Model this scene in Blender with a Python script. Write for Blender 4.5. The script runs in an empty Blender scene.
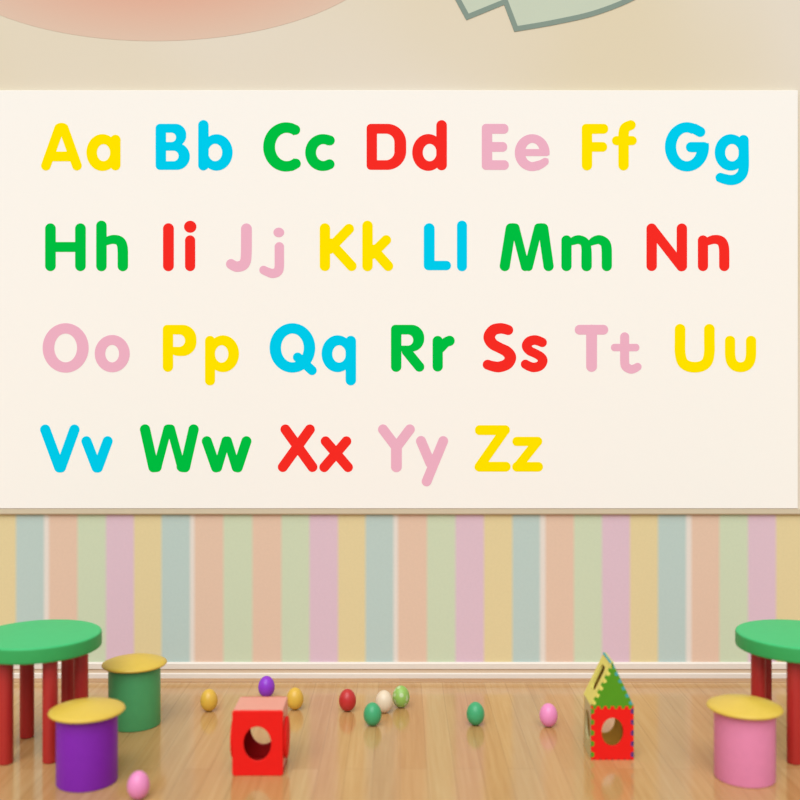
import bpy, bmesh, math, random
import numpy as np
from mathutils import Vector, Matrix

random.seed(7)
COL = bpy.context.scene.collection
PI = math.pi
R = math.radians

# ------------------------------------------------------------------ camera geometry
F, CX, HY, H = 1000.0, 400.0, 385.0, 1.63        # focal length (px), centre column, horizon row, eye height (m)
WALL = 5.57                                       # back wall plane
BOARD = 5.548                                     # front of the alphabet poster


def at(px, py, Y):
    return Vector(((px - CX) * Y / F, Y, H - (py - HY) * Y / F))


# ------------------------------------------------------------------ materials
def lin(c):
    def f(u):
        u /= 255.0
        return u / 12.92 if u <= 0.04045 else ((u + 0.055) / 1.055) ** 2.4
    return (f(c[0]), f(c[1]), f(c[2]), 1.0)


def scaled(c, k):
    l = lin(c)
    return (min(l[0] * k, .97), min(l[1] * k, .97), min(l[2] * k, .97), 1)


class NT:
    def __init__(self, name):
        self.m = bpy.data.materials.new(name)
        self.m.use_nodes = True
        self.t = self.m.node_tree
        self.b = self.t.nodes['Principled BSDF']

    def n(self, kind, **kw):
        nd = self.t.nodes.new(kind)
        for k, v in kw.items():
            if k.startswith('_'):
                setattr(nd, k[1:], v)
            else:
                nd.inputs[k].default_value = v
        return nd

    def l(self, a, b):
        self.t.links.new(a, b)


def plain(name, col, rough=.5, spec=.5, k=.9, mottling=.05, scale=30, coat=0):
    """painted surface with a faint procedural mottling"""
    T = NT(name)
    T.b.inputs['Roughness'].default_value = rough
    T.b.inputs['Specular IOR Level'].default_value = spec
    T.b.inputs['Coat Weight'].default_value = coat
    c = scaled(col, k)
    if mottling > 0:
        tc = T.n('ShaderNodeTexCoord')
        nz = T.n('ShaderNodeTexNoise', Scale=scale, Detail=3.0)
        T.l(tc.outputs['Object'], nz.inputs['Vector'])
        mx = T.n('ShaderNodeMix', _data_type='RGBA')
        mx.inputs['A'].default_value = tuple(x * (1 - mottling) for x in c[:3]) + (1,)
        mx.inputs['B'].default_value = tuple(min(x * (1 + mottling), 1) for x in c[:3]) + (1,)
        T.l(nz.outputs['Fac'], mx.inputs['Factor'])
        T.l(mx.outputs['Result'], T.b.inputs['Base Color'])
    else:
        T.b.inputs['Base Color'].default_value = c
    return T.m


def flat_ink(name, col, k=1.0):
    T = NT(name)
    T.b.inputs['Base Color'].default_value = scaled(col, k)
    T.b.inputs['Roughness'].default_value = 1
    T.b.inputs['Specular IOR Level'].default_value = 0
    return T.m


KW = .90                                          # albedo of a wall surface = its seen colour * KW
M = {}
M['paper'] = flat_ink('poster paper', (251, 243, 232), KW)
for nm, c in dict(yellow=(255, 226, 0), cyan=(0, 203, 235), green=(0, 189, 64), red=(246, 44, 36), pink=(238, 176, 194)).items():
    M['ink_' + nm] = flat_ink(nm + ' ink', c, KW)

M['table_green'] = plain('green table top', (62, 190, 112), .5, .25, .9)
M['table_edge_shade'] = plain('green table edge with painted shade', (58, 166, 88), .5, .25, .88)  # same green as the top, side shade painted in as a darker tone
M['table_red'] = plain('red table leg', (178, 40, 34), .4, .4, .95)
M['seat_yellow'] = plain('yellow seat', (230, 192, 72), .4, .4, .84)
M['purple'] = plain('purple stool body', (126, 30, 166), .45, .3, .96)
M['stool_green'] = plain('green stool body', (74, 156, 94), .45, .35, .97)
M['stool_pink'] = plain('pink stool body', (226, 132, 166), .45, .35, .92)
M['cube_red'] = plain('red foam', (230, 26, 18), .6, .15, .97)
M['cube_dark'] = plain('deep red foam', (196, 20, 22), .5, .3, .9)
M['cube_red_sheen'] = plain('red foam with painted sheen', (240, 156, 136), .3, .5, .84)  # red foam paled to salmon: the glossy reflection is put into the colour
M['house_green'] = plain('leaf green foam', (80, 146, 18), .5, .3, .95)
M['house_yellow'] = plain('yellow foam', (232, 216, 104), .5, .3, .9)
M['house_teal'] = plain('teal foam', (62, 160, 160), .5, .3, .9)
M['house_violet'] = plain('violet foam', (84, 44, 112), .5, .3, .9)
M['house_green_sheen'] = plain('green foam with painted sheen', (196, 182, 124), .4, .5, .9)  # green left wall paled, its grazing sheen painted into the base colour
M['house_floor'] = plain('olive foam', (206, 160, 60), .5, .3, .9)
M['white_trim'] = plain('off white trim paint', (232, 218, 202), .45, .3, .90, .02)
M['groove'] = plain('trim groove with painted shade', (224, 198, 168), .6, .2, .88, .02)  # white trim tinted tan, recess shade painted into the groove
M['tan_rail'] = plain('tan rail paint', (214, 196, 166), .5, .3, .86, .03)
for nm, c in dict(yellow=(218, 172, 62), purple=(142, 50, 192), red=(190, 44, 42), cream=(226, 203, 172),
                  green=(64, 160, 104), pink=(232, 138, 184)).items():
    M['egg_' + nm] = plain(nm + ' egg shell', c, .35, .4, .95, .04, 60)

# light green egg with painted spots
T = NT('spotted green egg shell')
tc = T.n('ShaderNodeTexCoord')
vo = T.n('ShaderNodeTexVoronoi', Scale=38.0)
T.l(tc.outputs['Object'], vo.inputs['Vector'])
rp = T.n('ShaderNodeValToRGB')
rp.color_ramp.elements[0].position = .30
rp.color_ramp.elements[0].color = scaled((188, 206, 150), .9)
rp.color_ramp.elements[1].position = .50
rp.color_ramp.elements[1].color = scaled((146, 186, 84), .9)
T.l(vo.outputs['Distance'], rp.inputs['Fac'])
T.l(rp.outputs['Color'], T.b.inputs['Base Color'])
T.b.inputs['Roughness'].default_value = .4
M['egg_spotted'] = T.m

# upper wall: beige paint whose hue drifts slowly
T = NT('beige wall paint')
tc = T.n('ShaderNodeTexCoord')
nz = T.n('ShaderNodeTexNoise', Scale=.55, Detail=1.5, Roughness=.4)
T.l(tc.outputs['Object'], nz.inputs['Vector'])
rp = T.n('ShaderNodeValToRGB')
e = rp.color_ramp.elements
e[0].position, e[0].color = .36, scaled((226, 208, 172), KW * .98)
e[1].position, e[1].color = .64, scaled((231, 217, 196), KW * .98)
T.l(nz.outputs['Fac'], rp.inputs['Fac'])
T.l(rp.outputs['Color'], T.b.inputs['Base Color'])
T.b.inputs['Roughness'].default_value = .9
T.b.inputs['Specular IOR Level'].default_value = .1
M['wall'] = T.m

# striped wallpaper: colours carried by the mesh, faint weave on top
T = NT('striped wallpaper')
at_ = T.n('ShaderNodeAttribute', _attribute_name='stripe')
tc = T.n('ShaderNodeTexCoord')
nz = T.n('ShaderNodeTexNoise', Scale=70.0, Detail=4.0)
T.l(tc.outputs['Object'], nz.inputs['Vector'])
hs = T.n('ShaderNodeHueSaturation')
mr = T.n('ShaderNodeMapRange')
mr.inputs['To Min'].default_value = .965
mr.inputs['To Max'].default_value = 1.035
T.l(nz.outputs['Fac'], mr.inputs['Value'])
T.l(at_.outputs['Color'], hs.inputs['Color'])
T.l(mr.outputs['Result'], hs.inputs['Value'])
T.l(hs.outputs['Color'], T.b.inputs['Base Color'])
T.b.inputs['Roughness'].default_value = .8
T.b.inputs['Specular IOR Level'].default_value = .15
M['stripes'] = T.m


def wood(name, lo, mid, hi, rot=0.0, rough=.2, k=.8, plank=.19):
    T = NT(name)
    tc = T.n('ShaderNodeTexCoord')
    mp = T.n('ShaderNodeMapping')
    mp.inputs['Rotation'].default_value = (0, 0, rot)
    T.l(tc.outputs['Object'], mp.inputs['Vector'])
    br = T.n('ShaderNodeTexBrick', Scale=1.0)
    br.offset = .37
    br.inputs['Brick Width'].default_value = 3.1
    br.inputs['Row Height'].default_value = plank
    br.inputs['Mortar Size'].default_value = .0022
    br.inputs['Mortar Smooth'].default_value = .6
    br.inputs['Bias'].default_value = 0
    br.inputs['Color1'].default_value = (0, 0, 0, 1)
    br.inputs['Color2'].default_value = (1, 1, 1, 1)
    br.inputs['Mortar'].default_value = (.5, .5, .5, 1)
    T.l(mp.outputs['Vector'], br.inputs['Vector'])
    st = T.n('ShaderNodeMapping')
    st.inputs['Scale'].default_value = (1.6, 44, 1)
    T.l(mp.outputs['Vector'], st.inputs['Vector'])
    nz = T.n('ShaderNodeTexNoise', Scale=1.0, Detail=6.0, Roughness=.62, Distortion=.5)
    T.l(st.outputs['Vector'], nz.inputs['Vector'])
    md = T.n('ShaderNodeMix', _data_type='FLOAT')
    md.inputs[0].default_value = .22
    T.l(nz.outputs['Fac'], md.inputs[2])
    T.l(br.outputs['Color'], md.inputs[3])
    rp = T.n('ShaderNodeValToRGB')
    e = rp.color_ramp.elements
    e[0].position, e[0].color = .25, scaled(lo, k)
    e[1].position, e[1].color = .75, scaled(hi, k)
    x = e.new(.5)
    x.color = scaled(mid, k)
    T.l(md.outputs[0], rp.inputs['Fac'])
    mx = T.n('ShaderNodeMix', _data_type='RGBA')
    mx.inputs['B'].default_value = scaled((150, 104, 62), k)
    ml = T.n('ShaderNodeMath', _operation='MULTIPLY')
    ml.inputs[1].default_value = .45
    T.l(br.outputs['Fac'], ml.inputs[0])
    T.l(ml.outputs[0], mx.inputs['Factor'])
    T.l(rp.outputs['Color'], mx.inputs['A'])
    T.l(mx.outputs['Result'], T.b.inputs['Base Color'])
    T.b.inputs['Roughness'].default_value = rough
    T.b.inputs['IOR'].default_value = 1.62
    return T.m


M['floor'] = wood('varnished plank floor', (190, 138, 80), (204, 156, 98), (214, 171, 114), R(90), .13, .82, .115)
M['floor_edge_strip'] = wood('darker strip along the wall', (178, 126, 74), (194, 142, 86), (206, 156, 98), 0, .25, .8, .5)  # slightly darker wood tone for the thin strip along the skirting

# soft peach oval painted on the wall, richer towards its middle
T = NT('peach wall paint')
tc = T.n('ShaderNodeTexCoord')
mp = T.n('ShaderNodeMapping')
mp.inputs['Scale'].default_value = (1 / (234 * WALL / F), 1, 1 / (101 * WALL / F))
T.l(tc.outputs['Object'], mp.inputs['Vector'])
ln = T.n('ShaderNodeVectorMath', _operation='LENGTH')
T.l(mp.outputs['Vector'], ln.inputs[0])
rp = T.n('ShaderNodeValToRGB')
e = rp.color_ramp.elements
e[0].position, e[0].color = .5, scaled((226, 170, 144), KW)
e[1].position, e[1].color = 1.0, scaled((224, 192, 168), KW)
T.l(ln.outputs['Value'], rp.inputs['Fac'])
T.l(rp.outputs['Color'], T.b.inputs['Base Color'])
T.b.inputs['Roughness'].default_value = .9
T.b.inputs['Specular IOR Level'].default_value = .1
M['peach'] = T.m
M['sage'] = plain('sage green wall paint', (200, 206, 182), .9, .1, KW, .02, 6)
M['sage_line'] = plain('grey green outline paint', (136, 150, 136), .9, .1, KW, .03, 12)


# ------------------------------------------------------------------ helpers
def link(name, me, mat, parent=None, smooth=False):
    o = bpy.data.objects.new(name, me)
    COL.objects.link(o)
    for m_ in (mat if isinstance(mat, (list, tuple)) else [mat]):
        me.materials.append(m_)
    if parent is not None:
        o.parent = parent
    if smooth:
        for p in me.polygons:
            p.use_smooth = True
    return o


def tag(o, label, cat, group=None):
    o['label'] = label
    o['category'] = cat
    if group:
        o['group'] = group
    return o


def thing(name, label, cat, loc=(0, 0, 0), rz=0, group=None):
    o = bpy.data.objects.new(name, None)
    COL.objects.link(o)
    o.location = loc
    o.rotation_euler = (0, 0, rz)
    o.empty_display_size = .1
    return tag(o, label, cat, group)


def copy_thing(src, label, loc, rz):
    r = src.copy()
    COL.objects.link(r)
    r.location = loc
    r.rotation_euler = (0, 0, rz)
    r['label'] = label
    for ch in list(src.children):
        c = ch.copy()
        COL.objects.link(c)
        c.parent = r
    return r


def box_mesh(x0, x1, y0, y1, z0, z1, bev=0, seg=2):
    bm = bmesh.new()
    bmesh.ops.create_cube(bm, size=1)
    for v in bm.verts:
        v.co = Vector(((x0 + x1) / 2 + v.co.x * (x1 - x0), (y0 + y1) / 2 + v.co.y * (y1 - y0), (z0 + z1) / 2 + v.co.z * (z1 - z0)))
    if bev:
        bmesh.ops.bevel(bm, geom=bm.edges[:], offset=bev, segments=seg, affect='EDGES', profile=.5)
    me = bpy.data.meshes.new('m')
    bm.to_mesh(me)
    bm.free()
    return me


def lathe(profile, n=64):
    """profile: (r, z) list from bottom axis to top axis"""
    bm = bmesh.new()
    rings = []
    for r, z in profile:
        if r < 1e-6:
            rings.append([bm.verts.new((0, 0, z))])
        else:
            rings.append([bm.verts.new((r * math.cos(2 * PI * i / n), r * math.sin(2 * PI * i / n), z)) for i in range(n)])
    for a, b in zip(rings, rings[1:]):
        for i in range(n):
            j = (i + 1) % n
            if len(a) == 1:
                bm.faces.new((a[0], b[j], b[i]))
            elif len(b) == 1:
                bm.faces.new((a[i], a[j], b[0]))
            else:
                bm.faces.new((a[i], a[j], b[j], b[i]))
    bmesh.ops.recalc_face_normals(bm, faces=bm.faces[:])
    me = bpy.data.meshes.new('m')
    bm.to_mesh(me)
    bm.free()
    return me


def round_profile(r, z0, z1, br, n=6):
    """closed profile of a disc with rounded rims"""
    p = [(0, z0)]
    for i in range(n + 1):
        a = -PI / 2 + PI / 2 * i / n
        p.append((r - br + br * math.cos(a), z0 + br + br * math.sin(a)))
    for i in range(n + 1):
        a = PI / 2 * i / n
        p.append((r - br + br * math.cos(a), z1 - br + br * math.sin(a)))
    p.append((0, z1))
    return p


def sheet(loops, half, bev=0):
    """flat outline (with holes) in XY, thickness 2*half along Z -> mesh"""
    cu = bpy.data.curves.new('c', 'CURVE')
    cu.dimensions = '2D'
    cu.fill_mode = 'BOTH'
    cu.extrude = max(half - bev, 0)
    if bev:
        cu.bevel_depth = bev
        cu.bevel_resolution = 2
        cu.offset = -bev
    for lp in loops:
        sp = cu.splines.new('POLY')
        sp.points.add(len(lp) - 1)
        for p, q in zip(sp.points, lp):
            p.co = (q[0], q[1], 0, 1)
        sp.use_cyclic_u = True
    ob = bpy.data.objects.new('c', cu)
    COL.objects.link(ob)
    dg = bpy.context.evaluated_depsgraph_get()
    me = bpy.data.meshes.new_from_object(ob.evaluated_get(dg))
    bpy.data.objects.remove(ob)
    bpy.data.curves.remove(cu)
    return me


def join_meshes(meshes):
    bm = bmesh.new()
    for me in meshes:
        bm.from_mesh(me)
    out = bpy.data.meshes.new('m')
    bm.to_mesh(out)
    bm.free()
    return out


def frame(origin, ex, ey):
    ex = Vector(ex).normalized()
    ey = Vector(ey).normalized()
    ez = ex.cross(ey)
    m = Matrix((ex, ey, ez)).transposed().to_4x4()
    m.translation = Vector(origin)
    return m


def ellipse(cx, cy, rx, ry, n=48):
    return [(cx + rx * math.cos(2 * PI * i / n), cy + ry * math.sin(2 * PI * i / n)) for i in range(n)]


def rrect(x0, y0, x1, y1, r, n=6):
    out = []
    for (cx, cy, a0) in ((x1 - r, y1 - r, 0), (x0 + r, y1 - r, 90), (x0 + r, y0 + r, 180), (x1 - r, y0 + r, 270)):
        for i in range(n + 1):
            a = R(a0 + 90 * i / n)
            out.append((cx + r * math.cos(a), cy + r * math.sin(a)))
    return out


# ------------------------------------------------------------------ the room
def quad_mesh(quads):
    me = bpy.data.meshes.new('m')
    v, f = [], []
    for q in quads:
        f.append(tuple(range(len(v), len(v) + 4)))
        v += q
    me.from_pydata(v, [], f)
    return me


WX, WTOP = 6.0, 5.2
floor = link('floor', box_mesh(-WX, WX, -2.0, WALL + .1, -.1, 0), M['floor'])
floor['kind'] = 'structure'

# wall: plain upper part and a wainscot of pastel stripes under the rail, one mesh
ZR = at(0, 511, WALL).z
PE, GR, PK, YE, TE, SEAM = (225, 188, 160), (203, 207, 172), (219, 184, 190), (224, 200, 148), (186, 198, 186), (228, 212, 196)
seq = []
edges = [(-13, YE), (16, TE), (44, SEAM), (49, PE), (77.5, GR), (106, PK), (134, YE), (161.5, TE), (190, SEAM), (194.5, PE), (223.5, GR),
         (252.5, PE), (281.5, GR), (309.5, PK), (338, YE), (365.5, TE), (393.5, SEAM), (398, PE), (427, GR), (455.5, PK), (484, YE), (512.5, TE),
         (540, SEAM), (545.5, PE), (574, GR), (602, PK), (630, YE), (658, TE), (686, SEAM), (691.5, PE), (719.5, GR), (748, PK), (776, YE)]
pat = [(28, TE), (28, SEAM), (4.5, PE), (28.5, GR), (28.5, PK), (28, YE)]
x = 776.0
cyc = [(28.3, TE), (28, SEAM), (4.7, PE), (28.5, GR), (28.5, PK), (28, YE)]
while x < CX + WX * F / WALL:
    for w, c in cyc:
        x += w
        edges.append((x, c))
left = []
x = -13.0
for k in range(9):
    for w, c in ((28.5, PK), (28.5, GR), (28.5, PE), (4.5, SEAM), (28, TE), (28, YE)):
        x -= w
        left.append((x, c))
edges = left[::-1] + edges
edges = [(max(-WX, (px - CX) * WALL / F), c) for px, c in edges]
edges = [e for i, e in enumerate(edges) if e[0] < WX and (i + 1 >= len(edges) or edges[i + 1][0] > -WX)]
SOFT = .010
verts, faces, cols = [], [], []
xs = []
for i, (x0, c) in enumerate(edges):
    x1 = edges[i + 1][0] if i + 1 < len(edges) else WX
    s0 = SOFT if i else 0
    s1 = SOFT if i + 1 < len(edges) else 0
    xs += [(x0 + s0, c), (x1 - s1, c)]
for xx, c in xs:
    verts += [(xx, WALL, -.05), (xx, WALL, ZR)]
    sc_ = scaled(c, KW)
    cols += [(sc_[0] * 1.03, sc_[1] * 1.06, sc_[2] * 1.09, 1)] * 2
for i in range(len(xs) - 1):
    faces.append((2 * i, 2 * i + 2, 2 * i + 3, 2 * i + 1))
nst = len(faces)
b = len(verts)
verts += [(-WX, WALL, ZR), (WX, WALL, ZR), (WX, WALL, WTOP), (-WX, WALL, WTOP)]
faces.append((b, b + 1, b + 2, b + 3))
back = len(verts)
verts += [(-WX, WALL + .12, -.05), (WX, WALL + .12, -.05), (WX, WALL + .12, WTOP), (-WX, WALL + .12, WTOP)]
faces += [(back + 1, back, back + 3, back + 2), (b + 3, b + 2, back + 2, back + 3)]
cols += [(.7, .65, .6, 1)] * 8
me = bpy.data.meshes.new('wall')
me.from_pydata(verts, [], faces)
ca = me.color_attributes.new('stripe', 'FLOAT_COLOR', 'POINT')
for i, c in enumerate(cols):
    ca.data[i].color = c
wall = link('wall_back', me, [M['wall'], M['stripes']])
for i, p in enumerate(me.polygons):
    p.material_index = 1 if i < nst else 0
wall['kind'] = 'structure'

# skirting: two white steps with a groove between
bz1, bz2, bz3 = at(0, 662.6, WALL - .016).z, at(0, 669, WALL - .016).z, at(0, 673.3, WALL - .018).z
prof = [(0, bz1), (-.010, bz1), (-.016, bz1 - .007), (-.016, bz2), (-.009, bz2 - .001), (-.009, bz3), (-.015, bz3 - .001), (-.018, bz3 - .005),
        (-.018, 0), (0, 0)]


def extrude_profile(prof, x0, x1, y):
    v = [(xx, y + p[0], p[1]) for xx in (x0, x1) for p in prof]
    n = len(prof)
    f = [(i, (i + 1) % n, n + (i + 1) % n, n + i) for i in range(n)] + [tuple(range(n))[::-1], tuple(range(n, 2 * n))]
    m_ = bpy.data.meshes.new('m')
    m_.from_pydata(v, [], f)
    bm = bmesh.new()
    bm.from_mesh(m_)
    bmesh.ops.recalc_face_normals(bm, faces=bm.faces[:])
    bm.to_mesh(m_)
    bm.free()
    return m_


o = link('baseboard_back', extrude_profile(prof, -WX, WX, WALL), [M['white_trim'], M['groove']])
for p in o.data.polygons:
    if bz3 - .002 < p.center.z < bz2 + .001 and p.normal.y < -.9:
        p.material_index = 1
o['kind'] = 'structure'
zt, zb = at(0, 508.6, BOARD).z - .001, at(0, 514.6, WALL - .02).z
o = link('trim_1', extrude_profile([(0, zt), (-.017, zt), (-.02, zt - .003), (-.02, zb + .006), (-.016, zb), (0, zb)], -WX, WX, WALL), M['tan_rail'])
o['kind'] = 'structure'
o = link('trim_2', box_mesh(-WX, WX, 5.48, WALL - .018, 0, .0015, .0005), M['floor_edge_strip'])
o['kind'] = 'structure'

# ------------------------------------------------------------------ pictures painted on the upper wall
oc = at(161, -60, WALL)
me = sheet([ellipse(0, 0, 234 * WALL / F, 101 * WALL / F, 96)], .0004)
me.transform(Matrix.Rotation(PI / 2, 4, 'X'))
o = link('wall_mural', me, M['peach'])
o.location = (oc.x, WALL - .0006, oc.z)
o.rotation_euler.y = R(-.8)
tag(o, 'soft peach oval painted on the beige wall above the alphabet poster', 'wall painting')


def smooth_path(pts, n=8, closed=True):
    out = []
    m_ = len(pts)
    for i in range(m_):
        p0, p1, p2, p3 = pts[i - 1], pts[i], pts[(i + 1) % m_], pts[(i + 2) % m_]
        for k in range(n):
            t = k / n
            out.append(tuple(.5 * (2 * b_ + (c_ - a_) * t + (2 * a_ - 5 * b_ + 4 * c_ - d_) * t * t + (3 * b_ - a_ - 3 * c_ + d_) * t ** 3)
                             for a_, b_, c_, d_ in zip(p0, p1, p2, p3)))
    return out


def cat(pts, n=10):
    """open Catmull-Rom through points"""
    P = [pts[0]] + list(pts) + [pts[-1]]
    out = []
    for i in range(1, len(P) - 2):
        for k in range(n):
            t = k / n
            out.append(tuple(.5 * (2 * b_ + (c_ - a_) * t + (2 * a_ - 5 * b_ + 4 * c_ - d_) * t * t + (3 * b_ - a_ - 3 * c_ + d_) * t ** 3)
                             for a_, b_, c_, d_ in zip(P[i - 1], P[i], P[i + 1], P[i + 2])))
    out.append(tuple(pts[-1]))
    return out


leaf = [(432, -48), (467.5, 17), (505.5, 1.5), (516, 29)] + cat([(516, 29), (556, 22), (598, 12), (640, -6), (672, -32), (684, -62)], 6)[1:] + \
    [(640, -92), (560, -100), (480, -84)]
mid = at(560, -35, WALL)


def wall_local(p):
    q = at(p[0], p[1], WALL)
    return (q.x - mid.x, q.z - mid.z)


def offset_loop(lp, d):
    n = len(lp)
    out = []
    for i in range(n):
        a, b_, c_ = Vector(lp[i - 1]), Vector(lp[i]), Vector(lp[(i + 1) % n])
        t1, t2 = (b_ - a).normalized(), (c_ - b_).normalized()
        n1, n2 = Vector((t1.y, -t1.x)), Vector((t2.y, -t2.x))
        m_ = (n1 + n2).normalized()
        out.append(tuple(b_ + m_ * d / max(m_.dot(n1), .5)))
    return out


root = thing('wall_mural', 'sage green zigzag shape with a dark outline painted on the beige wall', 'wall painting', (mid.x, WALL - .0012, mid.z))
lp = [wall_local(p) for p in leaf]
me = sheet([lp], .0005)
me.transform(Matrix.Rotation(PI / 2, 4, 'X'))
link('fill', me, M['sage'], root)
d = 2.6 * WALL / F
me = sheet([offset_loop(lp, d), offset_loop(lp, -d)], .0012)
me.transform(Matrix.Rotation(PI / 2, 4, 'X'))
link('outline', me, M['sage_line'], root)

# ------------------------------------------------------------------ alphabet poster
# Each letter is drawn as a union of round-ended strokes, rings and rounded bars, in fifths of a pixel of the poster, then outlined.


def seg_d(X, Y, a, b_, ra, rb):
    px, py = X - a[0], Y - a[1]
    dx, dy = b_[0] - a[0], b_[1] - a[1]
    L = dx * dx + dy * dy
    t = np.clip((px * dx + py * dy) / L, 0, 1) if L > 0 else 0 * px
    return np.hypot(px - t * dx, py - t * dy) - (ra + (rb - ra) * t)


def S(d_, *pts):                 # straight polyline stroke, diameter d_
    def f(X, Y):
        if len(pts) == 1:
            return np.hypot(X - pts[0][0], Y - pts[0][1]) - d_ / 2
        return np.minimum.reduce([seg_d(X, Y, a, b_, d_ / 2, d_ / 2) for a, b_ in zip(pts, pts[1:])])
    return ('+', f)


def C(d_, *pts):                 # smooth stroke; a point may carry its own diameter
    q = cat([(p[0], p[1], p[2] if len(p) > 2 else d_) for p in pts], 7)
    def f(X, Y):
        return np.minimum.reduce([seg_d(X, Y, a, b_, a[2] / 2, b_[2] / 2) for a, b_ in zip(q, q[1:])])
    return ('+', f)


def E(cx, cy, rx, ry, op='+'):
    def f(X, Y):
        return (np.sqrt(((X - cx) / rx) ** 2 + ((Y - cy) / ry) ** 2) - 1) * min(rx, ry)
    return (op, f)


def B(x0, y0, x1, y1, r=0, op='+'):
    def f(X, Y):
        qx = np.abs(X - (x0 + x1) / 2) - (x1 - x0) / 2 + r
        qy = np.abs(Y - (y0 + y1) / 2) - (y1 - y0) / 2 + r
        return np.hypot(np.maximum(qx, 0), np.maximum(qy, 0)) + np.minimum(np.maximum(qx, qy), 0) - r
    return (op, f)


def Pn(pts, op='-'):
    def f(X, Y):
        d_ = np.minimum.reduce([seg_d(X, Y, a, b_, 0, 0) for a, b_ in zip(pts, pts[1:] + pts[:1])])
        ins = np.zeros(X.shape, bool)
        for a, b_ in zip(pts, pts[1:] + pts[:1]):
            if a[1] != b_[1]:
                cr = (a[1] > Y) != (b_[1] > Y)
                ins ^= cr & (X < (b_[0] - a[0]) * (Y - a[1]) / (b_[1] - a[1]) + a[0])
        return np.where(ins, -d_, d_)
    return (op, f)


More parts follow.
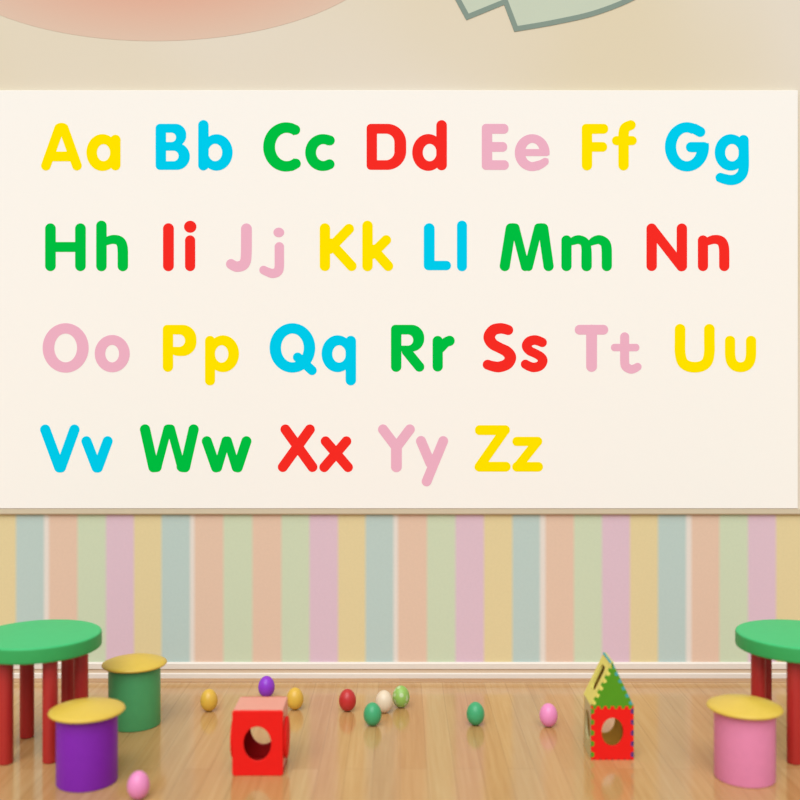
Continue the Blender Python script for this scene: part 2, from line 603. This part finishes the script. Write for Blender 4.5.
LET = [
    # name, colour, crop origin, shapes
    ('A', 'yellow', (30, 110), [S(48.5, (146, 91), (79.5, 278)), S(48.5, (168, 91), (234.5, 278)), E(157, 93, 36, 29), S(49, (110, 232), (205, 232))]),
    ('a', 'yellow', (30, 110), [E(362, 212.5, 80, 92), E(367.5, 213, 33, 42.5, '-'), S(51, (427, 149), (427, 276))]),
    ('B', 'cyan', (30, 110), [B(628, 69, 749, 299, 22), B(640, 69, 781, 182, 54), B(640, 165, 799, 299, 66), B(680, 113, 730, 160, 23, '-'), B(680, 113, 704, 160, 1, '-'),
                              B(680, 203, 743, 256, 26, '-'), B(680, 203, 714, 256, 1, '-')]),
    ('b', 'cyan', (190, 110), [E(133, 212, 80, 91), E(126, 212, 35, 43.5, '-'), Pn([(20, 100), (60, 100), (60, 320), (20, 320)]), S(52, (67, 76), (67, 276))]),
    ('C', 'green', (190, 110), [E(480, 184.5, 114, 123), E(484, 184.5, 59, 71, '-'), Pn([(484, 184.5), (526, 116), (530, 50), (640, 50), (640, 320), (533, 320), (528, 252)]), S(50, (504, 89.5), (526, 99)), S(50, (506, 280), (529, 268))]),
    ('c', 'green', (190, 110), [E(664, 212.5, 88, 92), E(667, 212.5, 37, 42.5, '-'), Pn([(667, 212.5), (690, 173), (700, 160), (704, 100), (780, 100), (780, 325), (704, 325), (698, 268), (690, 252)]), S(49.5, (682, 147), (699, 152)), S(49.5, (682, 277.5), (698, 271))]),
    ('D', 'red', (350, 110), [B(83, 69, 207, 299, 22), B(90, 69, 281, 299, 95), B(135, 118, 222, 251, 43, '-'), B(135, 118, 178, 251, 1, '-')]),
    ('d', 'red', (350, 110), [E(391, 212, 80, 92), E(398.5, 212.5, 34.5, 43.5, '-'), Pn([(464, 100), (510, 100), (510, 320), (464, 320)]), S(53, (458, 77), (458, 275))]),
    ('E', 'pink', (470, 110), [B(59, 69, 111, 299, 21), B(64, 69, 192, 118.5, 23), B(64, 160, 186, 208.5, 23), B(64, 251, 194, 299, 23)]),
    ('e', 'pink', (470, 110), [E(311, 213, 87, 92), E(312, 212, 37, 48, '-'), Pn([(300, 226), (425, 226), (425, 248), (372, 240), (346, 252), (318, 259), (292, 250), (276, 226)]),
                               B(236, 195, 397, 230, 15), C(40, (375, 258, 38), (358, 270, 41), (338, 279, 44))]),
    ('F', 'yellow', (470, 110), [S(52, (585, 110), (585, 276)), B(559, 69, 640, 150, 21), B(564, 69, 691, 118.5, 23), B(564, 160, 686, 208.5, 23),
                                 Pn([(611, 119), (670, 119), (670, 160), (611, 160)])]),
    ('f', 'yellow', (610, 110), [S(52, (68, 130), (68, 276)), B(10, 130, 134, 176, 23), C(52, (68, 140), (69, 112), (77, 89, 51), (104, 75, 49))]),
    ('G', 'cyan', (610, 110), [E(385, 184, 110, 123), E(384, 184, 53, 72, '-'), Pn([(384, 184), (408, 119), (432, 108), (452, 50), (530, 50), (530, 165), (384, 165)]), S(51, (424, 94), (451, 109)), B(380, 160, 494, 211, 25)]),
    ('g', 'cyan', (610, 110), [E(604, 212, 80, 91), E(610.5, 213, 34.5, 43.5, '-'), C(51, (668, 150), (669, 215), (669, 285), (660, 320), (636, 343), (605, 350), (575, 345, 50), (552, 338, 48))]),
    ('H', 'green', (30, 210), [S(53, (102, 93), (102, 279)), S(53, (252, 93), (252, 279)), B(100, 160, 255, 209.5)]),
    ('h', 'green', (30, 210), [S(52, (357, 79), (357, 280)), C(51, (464, 280, 52), (464, 240, 52), (463, 192, 52), (455, 163, 50), (438, 150, 47), (413, 147, 44), (391, 153, 41), (374, 163, 30))]),
    ('I', 'red', (30, 210), [S(54, (692, 93), (692, 279))]),
    ('i', 'red', (150, 210), [S(51, (200.5, 152), (200.5, 280)), E(201, 83.5, 31, 30)]),
    ('J', 'pink', (150, 210), [C(54, (482, 94), (482, 160), (481, 222), (477, 256), (463, 276), (437, 283, 52), (420, 279, 51), (405, 270, 50))]),
    ('j', 'pink', (150, 210), [C(47, (646.5, 184), (646.5, 235), (646, 285), (638, 308), (613, 317, 46), (589, 310, 44), (568, 300, 43)), E(644, 112, 27, 24)]),
    ('K', 'yellow', (310, 210), [S(52, (74.5, 92), (74.5, 279)), S(50, (195, 94), (130, 161), (97, 195)), S(50, (208, 280), (130, 195), (104, 167))]),
    ('k', 'yellow', (310, 210), [S(52, (287.5, 79), (287.5, 280)), S(49, (381, 150), (340, 190), (306, 222)), S(50, (391, 280), (339, 222), (318, 198))]),
    ('L', 'cyan', (310, 210), [S(54, (596, 93), (596, 250)), B(569, 180, 623, 301, 24), B(573, 254, 705, 301, 23.5)]),
    ('l', 'cyan', (310, 210), [S(50, (760, 78), (760, 281))]),
    ('M', 'green', (470, 210), [S(51, (204, 92), (174, 280)), S(42, (226, 88), (276, 284)), S(42, (342, 88), (293, 284)), S(51, (366, 92), (393, 280)), E(214.5, 94, 34.5, 28), E(355, 94, 34.5, 28)]),
    ('m', 'green', (470, 210), [S(51, (482.5, 152), (482.5, 280)), C(51, (583, 280, 52), (583, 240, 52), (582, 192, 50), (573, 162, 47), (546, 148, 44), (520, 153, 41), (502, 163, 30)),
                                C(51, (684, 280), (684, 240), (683, 192), (675, 164, 49), (648, 148, 45), (622, 153, 41), (603, 164, 30))]),
    ('N', 'red', (610, 210), [S(52, (208.5, 93), (208.5, 279)), S(52, (359.5, 93), (359.5, 280)), S(49, (209, 92), (357, 282))]),
    ('n', 'red', (610, 210), [S(51, (465, 152), (465, 280)), C(51, (571.5, 280), (571.5, 240), (570.5, 192), (562, 163, 50), (545, 150, 47), (521, 147, 44), (499, 153, 41), (482, 163, 30))]),
    ('O', 'pink', (30, 310), [E(178, 189.5, 115, 123.5), E(178, 189.5, 57, 72, '-')]),
    ('o', 'pink', (30, 310), [E(411, 218, 87.5, 93), E(410.5, 218, 34.5, 44, '-')]),
    ('P', 'yellow', (150, 310), [B(64, 74, 183, 210, 22), B(76, 74, 232, 230, 70), B(115, 122, 175, 184, 30, '-'), B(115, 122, 144, 184, 1, '-'), Pn([(115, 230), (300, 230), (300, 320), (115, 320)]),
                                 S(52, (89.5, 100), (89.5, 283))]),
    ('p', 'yellow', (150, 310), [E(365, 218.5, 80, 92), E(358, 219.5, 33.5, 43.5, '-'), Pn([(250, 100), (292, 100), (292, 330), (250, 330)]), S(50, (300, 154), (300, 352))]),
    ('Q', 'cyan', (260, 310), [E(162, 189.5, 114, 123.5), E(162, 189.5, 57, 72, '-'), S(47, (188, 236), (260, 302))]),
    ('q', 'cyan', (260, 310), [E(388, 218.5, 80, 92), E(395.5, 219.5, 34, 43.5, '-'), Pn([(460, 100), (510, 100), (510, 330), (460, 330)]), S(52, (454, 155), (454, 351))]),
    ('R', 'green', (380, 310), [B(55, 74, 176, 200, 22), B(66, 74, 221, 208, 64), B(107, 122, 166, 178, 27, '-'), B(107, 122, 136, 178, 1, '-'), Pn([(107, 208), (260, 208), (260, 320), (107, 320)]),
                                S(52, (81, 100), (81, 283)), S(49, (197, 284), (133, 206))]),
    ('r', 'green', (380, 310), [S(51, (288.5, 155), (288.5, 282)), C(51, (348, 154, 51), (328, 163, 49), (304, 190, 46))]),
    ('S', 'red', (470, 310), [C(54, (191, 100, 50), (171, 94, 52), (148, 92, 53), (116, 101, 55), (96, 134, 58), (112, 168, 55), (150, 190, 52), (184, 208, 55), (202, 236, 58), (188, 268, 55), (150, 284, 54),
                                (118, 282, 52), (88, 273, 49))]),
    ('s', 'red', (470, 310), [C(48, (361, 162, 47), (342, 154, 48), (322, 150, 48), (296, 158, 49), (283, 180, 48), (298, 203, 46), (328, 218, 44), (354, 234, 46), (364, 254, 48), (350, 278, 48), (322, 287, 48),
                                (298, 282, 47), (277, 271, 46))]),
    ('T', 'pink', (470, 310), [B(524, 74, 691, 123, 24), S(54, (608, 100), (608, 282))]),
    ('t', 'pink', (610, 310), [B(5, 169, 147, 206, 17), C(45, (73.5, 134), (73.5, 200), (73.5, 255), (79, 282), (104, 296, 44), (124, 292, 42), (138, 284, 40))]),
    ('U', 'yellow', (610, 310), [C(53, (350.5, 96), (350.5, 150), (350.5, 210), (361, 256), (386, 279), (424, 286), (462, 279), (487, 256), (497, 210), (497, 150), (497, 96))]),
    ('u', 'yellow', (610, 310), [C(51, (600.5, 154), (600.5, 190), (601, 226), (608, 258), (626, 279, 50), (653, 286, 49), (680, 279, 50), (698, 258), (705, 226), (705.5, 190), (705.5, 154))]),
    ('V', 'cyan', (30, 410), [S(51, (76, 98), (146, 287)), S(51, (222, 98), (154, 287))]),
    ('v', 'cyan', (30, 410), [S(50, (282, 156), (333, 288)), S(50, (388, 156), (339, 288))]),
    ('W', 'green', (130, 410), [S(51, (75, 97), (117, 286)), S(41, (188, 93), (136, 289)), S(41, (204, 93), (257, 289)), S(51, (318, 97), (275, 286)), E(196, 98, 30, 26), E(125.5, 284, 33.5, 27), E(266, 284, 33.5, 27)]),
    ('w', 'green', (130, 410), [S(50, (384, 156), (430, 287)), S(42, (479, 153), (439, 289)), S(42, (488, 153), (530, 289)), S(50, (582, 156), (539, 287))]),
    ('X', 'red', (270, 410), [S(50, (77, 97), (212, 285)), S(50, (199, 97), (64, 285))]),
    ('x', 'red', (270, 410), [S(49, (278, 156), (390, 286)), S(49, (382, 156), (271, 286))]),
    ('Y', 'pink', (270, 410), [S(50, (565, 97), (632, 186), (699, 97)), S(54, (632, 186), (632, 284))]),
    ('y', 'pink', (400, 410), [S(50, (105, 155), (152, 266)), S(49, (216, 155), (133, 357))]),
    ('Z', 'yellow', (400, 410), [B(375, 76, 549, 125, 23), S(47, (524, 101), (396, 284)), B(373, 259, 553, 308, 24)]),
    ('z', 'yellow', (400, 410), [B(562, 134, 711, 180, 22), S(45, (688, 157), (586, 285)), B(561, 260, 715, 308, 23.5)]),
]


def contour(shapes, step=1.5):
    xs_ = np.arange(.313, 830, step)
    ys_ = np.arange(20.271, 400, step)
    X, Y = np.meshgrid(xs_, ys_)
    D = np.full(X.shape, 1e3)
    for op, f in shapes:
        v = f(X, Y)
        D = np.minimum(D, v) if op == '+' else np.maximum(D, -v)
    D = np.where(np.abs(D) < 1e-6, 1e-6, D)
    ny, nx = D.shape
    nxt = {}

    def pt(e_):
        (i0, j0), (i1, j1) = e_
        a, b_ = D[j0, i0], D[j1, i1]
        t = a / (a - b_)
        return (xs_[i0] + (xs_[i1] - xs_[i0]) * t, ys_[j0] + (ys_[j1] - ys_[j0]) * t)
    ins = D < 0
    cell = ins[:-1, :-1].astype(int) + ins[:-1, 1:] + ins[1:, 1:] + ins[1:, :-1]
    for j, i in zip(*np.where((cell > 0) & (cell < 4))):
        c4 = [(i, j), (i + 1, j), (i + 1, j + 1), (i, j + 1)]
        s = [ins[c[1], c[0]] for c in c4]
        ent, ext = [], []
        for k in range(4):
            a, b_ = c4[k], c4[(k + 1) % 4]
            if s[k] != s[(k + 1) % 4]:
                e_ = (min(a, b_), max(a, b_))
                (ext if s[k] else ent).append((k, e_))
        for k, e_ in ext:
            best = min(ent, key=lambda q: (q[0] - k) % 4)
            nxt[e_] = best[1]
    loops = []
    while nxt:
        e0, e_ = nxt.popitem()
        lp_ = [e0]
        while e_ != e0:
            lp_.append(e_)
            e_ = nxt.pop(e_)
        pts = [pt(q) for q in lp_]
        if len(pts) > 8:
            loops.append(simplify(pts, .12))
    return loops


def simplify(pts, tol):
    def dp(a, b_):
        if b_ - a < 2:
            return []
        p, q = np.array(P[a]), np.array(P[b_])
        d_ = q - p
        L = np.hypot(*d_) + 1e-9
        seg = np.array(P[a + 1:b_]) - p
        dist = np.abs(seg[:, 0] * d_[1] - seg[:, 1] * d_[0]) / L if np.hypot(*d_) > 1e-6 else np.hypot(seg[:, 0], seg[:, 1])
        k = int(dist.argmax())
        if dist[k] < tol:
            return []
        k += a + 1
        return dp(a, k) + [k] + dp(k, b_)
    P = pts + [pts[0]]
    h = len(pts) // 2
    idx = [0] + dp(0, h) + [h] + dp(h, len(pts))
    return [P[i] for i in idx]


p0, p1 = at(-26, 90.3, BOARD), at(798, 508.6, BOARD)
pc = Vector(((p0.x + p1.x) / 2, WALL - .0125, (p0.z + p1.z) / 2))
poster = thing('alphabet_poster', 'big cream poster of coloured capital and small alphabet letters on the wall', 'poster', tuple(pc))
hw, hh = (p1.x - p0.x) / 2, (p0.z - p1.z) / 2
link('panel', box_mesh(-hw, hw, -.0095, .0105, -hh, hh, .0025, 2), M['paper'], poster, False)
for nm, colour, (ox, oy), shapes in LET:
    loops = contour(shapes)
    pts = np.concatenate([np.array(l_) for l_ in loops])
    mx_, my_ = (pts.min(0) + pts.max(0)) / 2
    YL = BOARD - .001
    k = YL / F / 5
    me = sheet([[((x_ - mx_) * k, -(y_ - my_) * k) for x_, y_ in l_] for l_ in loops], .0004)
    me.transform(Matrix.Rotation(PI / 2, 4, 'X'))
    big = nm.isupper()
    o = link('capital_letter' if big else 'small_letter', me, M['ink_' + colour], poster)
    w = at(ox + mx_ / 5, oy + my_ / 5, YL)
    o.location = (w.x - pc.x, -.0098, w.z - pc.z)
    o['label'] = '%s %s letter %s' % ({'cyan': 'light blue'}.get(colour, colour), 'capital' if big else 'small', nm)

# ------------------------------------------------------------------ tables
HT, RT = .518, .274


def make_table():
    root_ = thing('play_table', '', 'table')
    link('tabletop', lathe(round_profile(RT, HT - .068, HT, .010, 8), 96), [M['table_green'], M['table_edge_shade']], root_, True)
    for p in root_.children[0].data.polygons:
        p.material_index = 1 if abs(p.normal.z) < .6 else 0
    leg = lathe(round_profile(.032, 0, HT - .064, .006, 4), 40)
    for i in range(6):
        a = R(60 * i)
        l_ = link('leg', leg, M['table_red'], root_, True) if i == 0 else bpy.data.objects.new('leg', leg)
        if i:
            COL.objects.link(l_)
            l_.parent = root_
        l_.location = (.187 * math.cos(a), .187 * math.sin(a), 0)
    return root_


tb = make_table()
tb.location = (-1.621, 4.48, 0)
tb.rotation_euler.z = R(5.0)
tb['label'] = 'round green table on red legs standing beside the purple and green stools'
tb['group'] = 'round play tables'
copy_thing(tb, 'round green table on red legs standing behind the pink stool', (1.790, 4.48, 0), R(2))

# ------------------------------------------------------------------ stools


def make_stool(mat, label, loc):
    root_ = thing('stool', label, 'stool', loc, 0, 'round stools with yellow seats')
    rb, rs, hz = .122, .153, .2945
    link('body', lathe(round_profile(rb, 0, hz - .012, .005, 4), 72), mat, root_, True)
    pr = [(0, hz - .013), (rs - .02, hz - .013), (rs - .006, hz - .010), (rs, hz - .004), (rs - .003, hz + .002), (rs - .02, hz + .009), (rs * .6, hz + .021), (rs * .3, hz + .029), (rs * .1, hz + .034), (0, hz + .035)]
    link('seat', lathe(pr, 72), M['seat_yellow'], root_, True)
    return root_


make_stool(M['purple'], 'purple drum stool with a yellow seat in front of the table', (-1.288, 4.116, 0))
make_stool(M['stool_green'], 'green drum stool with a yellow seat near the striped wall', (-1.277, 4.81, 0))
make_stool(M['stool_pink'], 'pink drum stool with a yellow seat', (1.4325, 4.158, 0))

# ------------------------------------------------------------------ eggs


def egg_mesh(a, c):
    pr = []
    for i in range(25):
        t = -PI / 2 + PI * i / 24
        z = c * math.sin(t)
        r = a * math.cos(t) * (1 - .05 * math.sin(t))
        pr.append((max(r, 0) if 0 < i < 24 else 0, z + c))
    return lathe(pr, 40)


EG = egg_mesh(.0432, .055)
G1 = 'toy eggs on the floor'
for col, px, py, lab, dz in [
    ('yellow', 209, 700, 'yellow egg on the floor between the green stool and the red cube', 0),
    ('purple', 266.5, 686.5, 'purple egg showing behind the top of the red cube', 0),
    ('yellow', 295, 698.5, 'yellow egg on the floor between the purple egg and the red egg', 0),
    ('red', 347.5, 700, 'dark red egg on the wooden floor', 0),
    ('cream', 384, 701.5, 'cream egg on the floor partly behind a green egg', 0),
    ('spotted', 401, 696.5, 'light green spotted egg beside the cream egg', 0),
    ('green', 372.5, 714, 'plain green egg in front of the cream egg', 0),
    ('green', 475.5, 713.5, 'plain green egg standing alone near the middle of the floor', 0),
    ('pink', 548.5, 715, 'pink egg on the floor beside the house shaped toy', 0),
    ('pink', 138.5, 785, 'pink egg on the floor beside the purple stool', 0)]:
    Y = F * (H - .055) / (py - HY)
    me = EG.copy()
    o = link('toy_egg', me, M['egg_' + col], None, True)
    o.location = ((px - CX) * Y / F, Y, 0)
    o.rotation_euler.z = random.uniform(0, 6)
    tag(o, lab, 'egg', G1)

# ------------------------------------------------------------------ red hollow cube
CY = F * H / (776 - HY)
cw, chh, cd, ct = 51 * CY / F, 65 * CY / F, .205, .014
cxm = (257.5 - CX) * CY / F
cube = thing('toy_cube', 'red hollow toy cube with a round hole through its front', 'toy block', (cxm, CY, 0))


def panel(name, loops, mat_, m, parent, half, bev=.003):
    me_ = loops if isinstance(loops, bpy.types.Mesh) else sheet(loops, half, bev)
    me_.transform(m)
    return link(name, me_, mat_, parent, False)


hx, hz_ = (257.2 - 257.5) * CY / F, H - (744 - HY) * CY / F
ring = [rrect(-cw / 2, 0, cw / 2, chh, .010), ellipse(hx, hz_, 13.8 * CY / F, 17.2 * CY / F)]
panel('front_panel', ring, M['cube_red'], frame((0, ct / 2, 0), (1, 0, 0), (0, 0, 1)), cube, ct / 2)
ring = [rrect(-cw / 2 + .003, 0, cw / 2 - .003, chh - .003, .010), ring[1]]
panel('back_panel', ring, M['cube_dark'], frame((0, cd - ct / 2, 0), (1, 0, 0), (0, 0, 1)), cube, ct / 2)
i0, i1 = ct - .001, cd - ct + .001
link('top_panel', box_mesh(-cw / 2 + .003, cw / 2 - .003, i0, i1, chh - ct, chh - .001, .002), M['cube_red_sheen'], cube)
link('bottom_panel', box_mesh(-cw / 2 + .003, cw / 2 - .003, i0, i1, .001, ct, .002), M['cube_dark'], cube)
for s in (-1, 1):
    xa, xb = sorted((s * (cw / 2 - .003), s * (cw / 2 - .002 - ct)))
    link('side_panel', box_mesh(xa, xb, i0, i1, ct, chh - ct, .002), M['cube_red_sheen'] if s > 0 else M['cube_dark'], cube)
    me = lathe(round_profile(1, 0, 1, .25, 5), 56)
    me.transform(Matrix.Translation((s * (cw / 2 - .004), cd / 2 - .012, hz_ - .002)) @ Matrix.Diagonal((s * .017, .074, .086, 1)) @ Matrix.Rotation(PI / 2, 4, 'Y'))
    bm = bmesh.new()
    bm.from_mesh(me)
    bmesh.ops.recalc_face_normals(bm, faces=bm.faces[:])
    bm.to_mesh(me)
    bm.free()
    link('side_disc', me, M['cube_red'], cube, True)

# ------------------------------------------------------------------ foam house with jigsaw edges
HYY = F * H / (760 - HY)
hw_, hwz, hap, hd, ht_ = 42.5 * HYY / F, H - (706 - HY) * HYY / F, .424, .174, .011
hxm = (612.5 - CX) * HYY / F
house = thing('toy_house', 'small foam toy house with green gable and jigsaw edges', 'toy house', (hxm, HYY, 0))
W2 = hw_ / 2


def toothed(p, q, n, depth, inward, phase=0):
    """points of edge p->q with n notches cut towards `inward`; returns (edge points, notch polygons)"""
    p, q, nv = Vector(p), Vector(q), Vector(inward).normalized() * depth
    pts_, tabs = [p], []
    u = (q - p) / n
    for i in range(n):
        s_ = p + u * (i + .22)
        e_ = p + u * (i + .78)
        a, b_ = s_ + u * .10 + nv, e_ - u * .10 + nv
        pts_ += [s_, a, b_, e_]
        tabs.append([tuple(s_), tuple(a), tuple(b_), tuple(e_)])
    return [tuple(v) for v in pts_], tabs


TD = .013
bl, br_, tr, tl = (-W2, 0), (W2, 0), (W2, hwz), (-W2, hwz)
e1, t_bot = toothed(bl, br_, 7, .007, (0, 1))
e2, t_right = toothed(br_, tr, 5, TD, (-1, 0))
e3, t_top = toothed(tr, tl, 6, TD, (0, -1))
e4, t_left = toothed(tl, bl, 5, TD, (1, 0))
apex = (0, hap)
gr_in = Vector((-hap + hwz, -W2))                 # inward normal of the right slope
g1, t_rr = toothed(tr, apex, 6, TD, (-(hap - hwz), -W2))
g2, t_rl = toothed(apex, tl, 6, TD, ((hap - hwz), -W2))
hole = ellipse(0, H - (732 - HY) * HYY / F, 10.9 * HYY / F, 14.2 * HYY / F)
FR = frame((0, ht_ / 2, 0), (1, 0, 0), (0, 0, 1))
BK = frame((0, hd - ht_ / 2, 0), (1, 0, 0), (0, 0, 1))
panel('front_wall', [e1 + e2 + e3 + e4, hole], M['cube_red'], FR, house, ht_ / 2, 0)
panel('back_wall', [[bl, br_, tr, tl], hole], M['house_floor'], BK, house, ht_ / 2, 0)


def tabs_mesh(tabs, m, half):
    out = []
    for t_ in tabs:
        me_ = sheet([t_], half, 0)
        me_.transform(m)
        out.append(me_)
    return out


# gables: the front gable owns the tabs that fill the notches along the top of the front wall
gf = [tl, tr] + g1[1:] + g2[1:-1]
gm = sheet([gf], ht_ / 2, 0)
gm.transform(FR)
link('front_gable', join_meshes([gm] + tabs_mesh(t_top, FR, ht_ / 2 - .0002)), M['house_green'], house)
panel('back_gable', [[tl, tr, apex]], M['house_floor'], BK, house, ht_ / 2, 0)

# side walls with their tabs
side = [rrect(0, 0, hd - 2 * ht_, hwz, .004), ellipse((hd - 2 * ht_) / 2, hwz * .53, .055, .066)]
for s, tabs, mt in ((-1, t_left, M['house_green_sheen']), (1, t_right, M['house_floor'])):
    me = sheet(side, ht_ / 2, 0)
    me.transform(frame((s * (W2 - ht_ / 2), ht_, 0), (0, 1, 0), (0, 0, 1)))
    mats = [mt]
    pm = join_meshes([me])
    o = link('side_wall', pm, mt, house)
    for tm in tabs_mesh(tabs, FR, ht_ / 2 - .0002):
        link('edge_tooth', tm, M['house_green'] if s < 0 else M['house_violet'], o)

# roof slopes
sl = math.hypot(W2, hap - hwz)
for s, tabs, mt in ((-1, t_rl, M['house_yellow']), (1, t_rr, M['house_teal'])):
    ev = Vector((-s * W2, 0, hap - hwz)).normalized()
    # local x = up the slope, local y = depth
    outl = [rrect(0, 0, sl, hd - ht_, .004)]
    if s < 0:
        outl.append(rrect(sl * .24, (hd - ht_) * .24, sl * .80, (hd - ht_) * .72, .025))
    me = sheet(outl, ht_ / 2, 0)
    nrm = Vector((s * (hap - hwz), 0, W2)).normalized()
    me.transform(frame(Vector((s * W2, ht_, hwz)) + nrm * (ht_ / 2 - .010), ev, (0, 1, 0)))
    link('roof_slope', join_meshes([me] + tabs_mesh(tabs, FR, ht_ / 2 - .0002)), mt, house)
bp = link('base_panel', box_mesh(-W2 + ht_, W2 - ht_, ht_, hd - ht_, 0, ht_, .002), M['house_floor'], house)
for tm in tabs_mesh(t_bot, FR, ht_ / 2 - .0002):
    link('edge_tooth', tm, M['cube_dark'], bp)

# ------------------------------------------------------------------ light
w = bpy.data.worlds.new('soft daylight')
bpy.context.scene.world = w
w.use_nodes = True
w.node_tree.nodes['Background'].inputs['Color'].default_value = (.915, .985, 1.05, 1)
w.node_tree.nodes['Background'].inputs['Strength'].default_value = .65
ld = bpy.data.lights.new('soft front sun', 'SUN')  # broad sun lamp from the front and above, no window modelled
ld.energy = 2.68
ld.angle = R(50)
ld.color = (.94, .99, 1.03)
lo = bpy.data.objects.new('front_sun', ld)
COL.objects.link(lo)
lo.location = (-1, -1, 4)
lo.rotation_euler = Vector((.12, .66, -.76)).to_track_quat('-Z', 'Y').to_euler()

# ------------------------------------------------------------------ camera
cd_ = bpy.data.cameras.new('camera')
cd_.sensor_width = 36
cd_.lens = 36 * F / 800
cd_.shift_y = (HY - 400) / 800
cd_.clip_end = 60
cd_.dof.use_dof = True
cd_.dof.focus_distance = BOARD
cd_.dof.aperture_fstop = .9
cam = bpy.data.objects.new('camera', cd_)
COL.objects.link(cam)
cam.location = (0, 0, H)
cam.rotation_euler = (PI / 2, 0, 0)
bpy.context.scene.camera = cam
bpy.context.scene.view_settings.view_transform = 'Standard'
bpy.context.scene.view_settings.look = 'None'
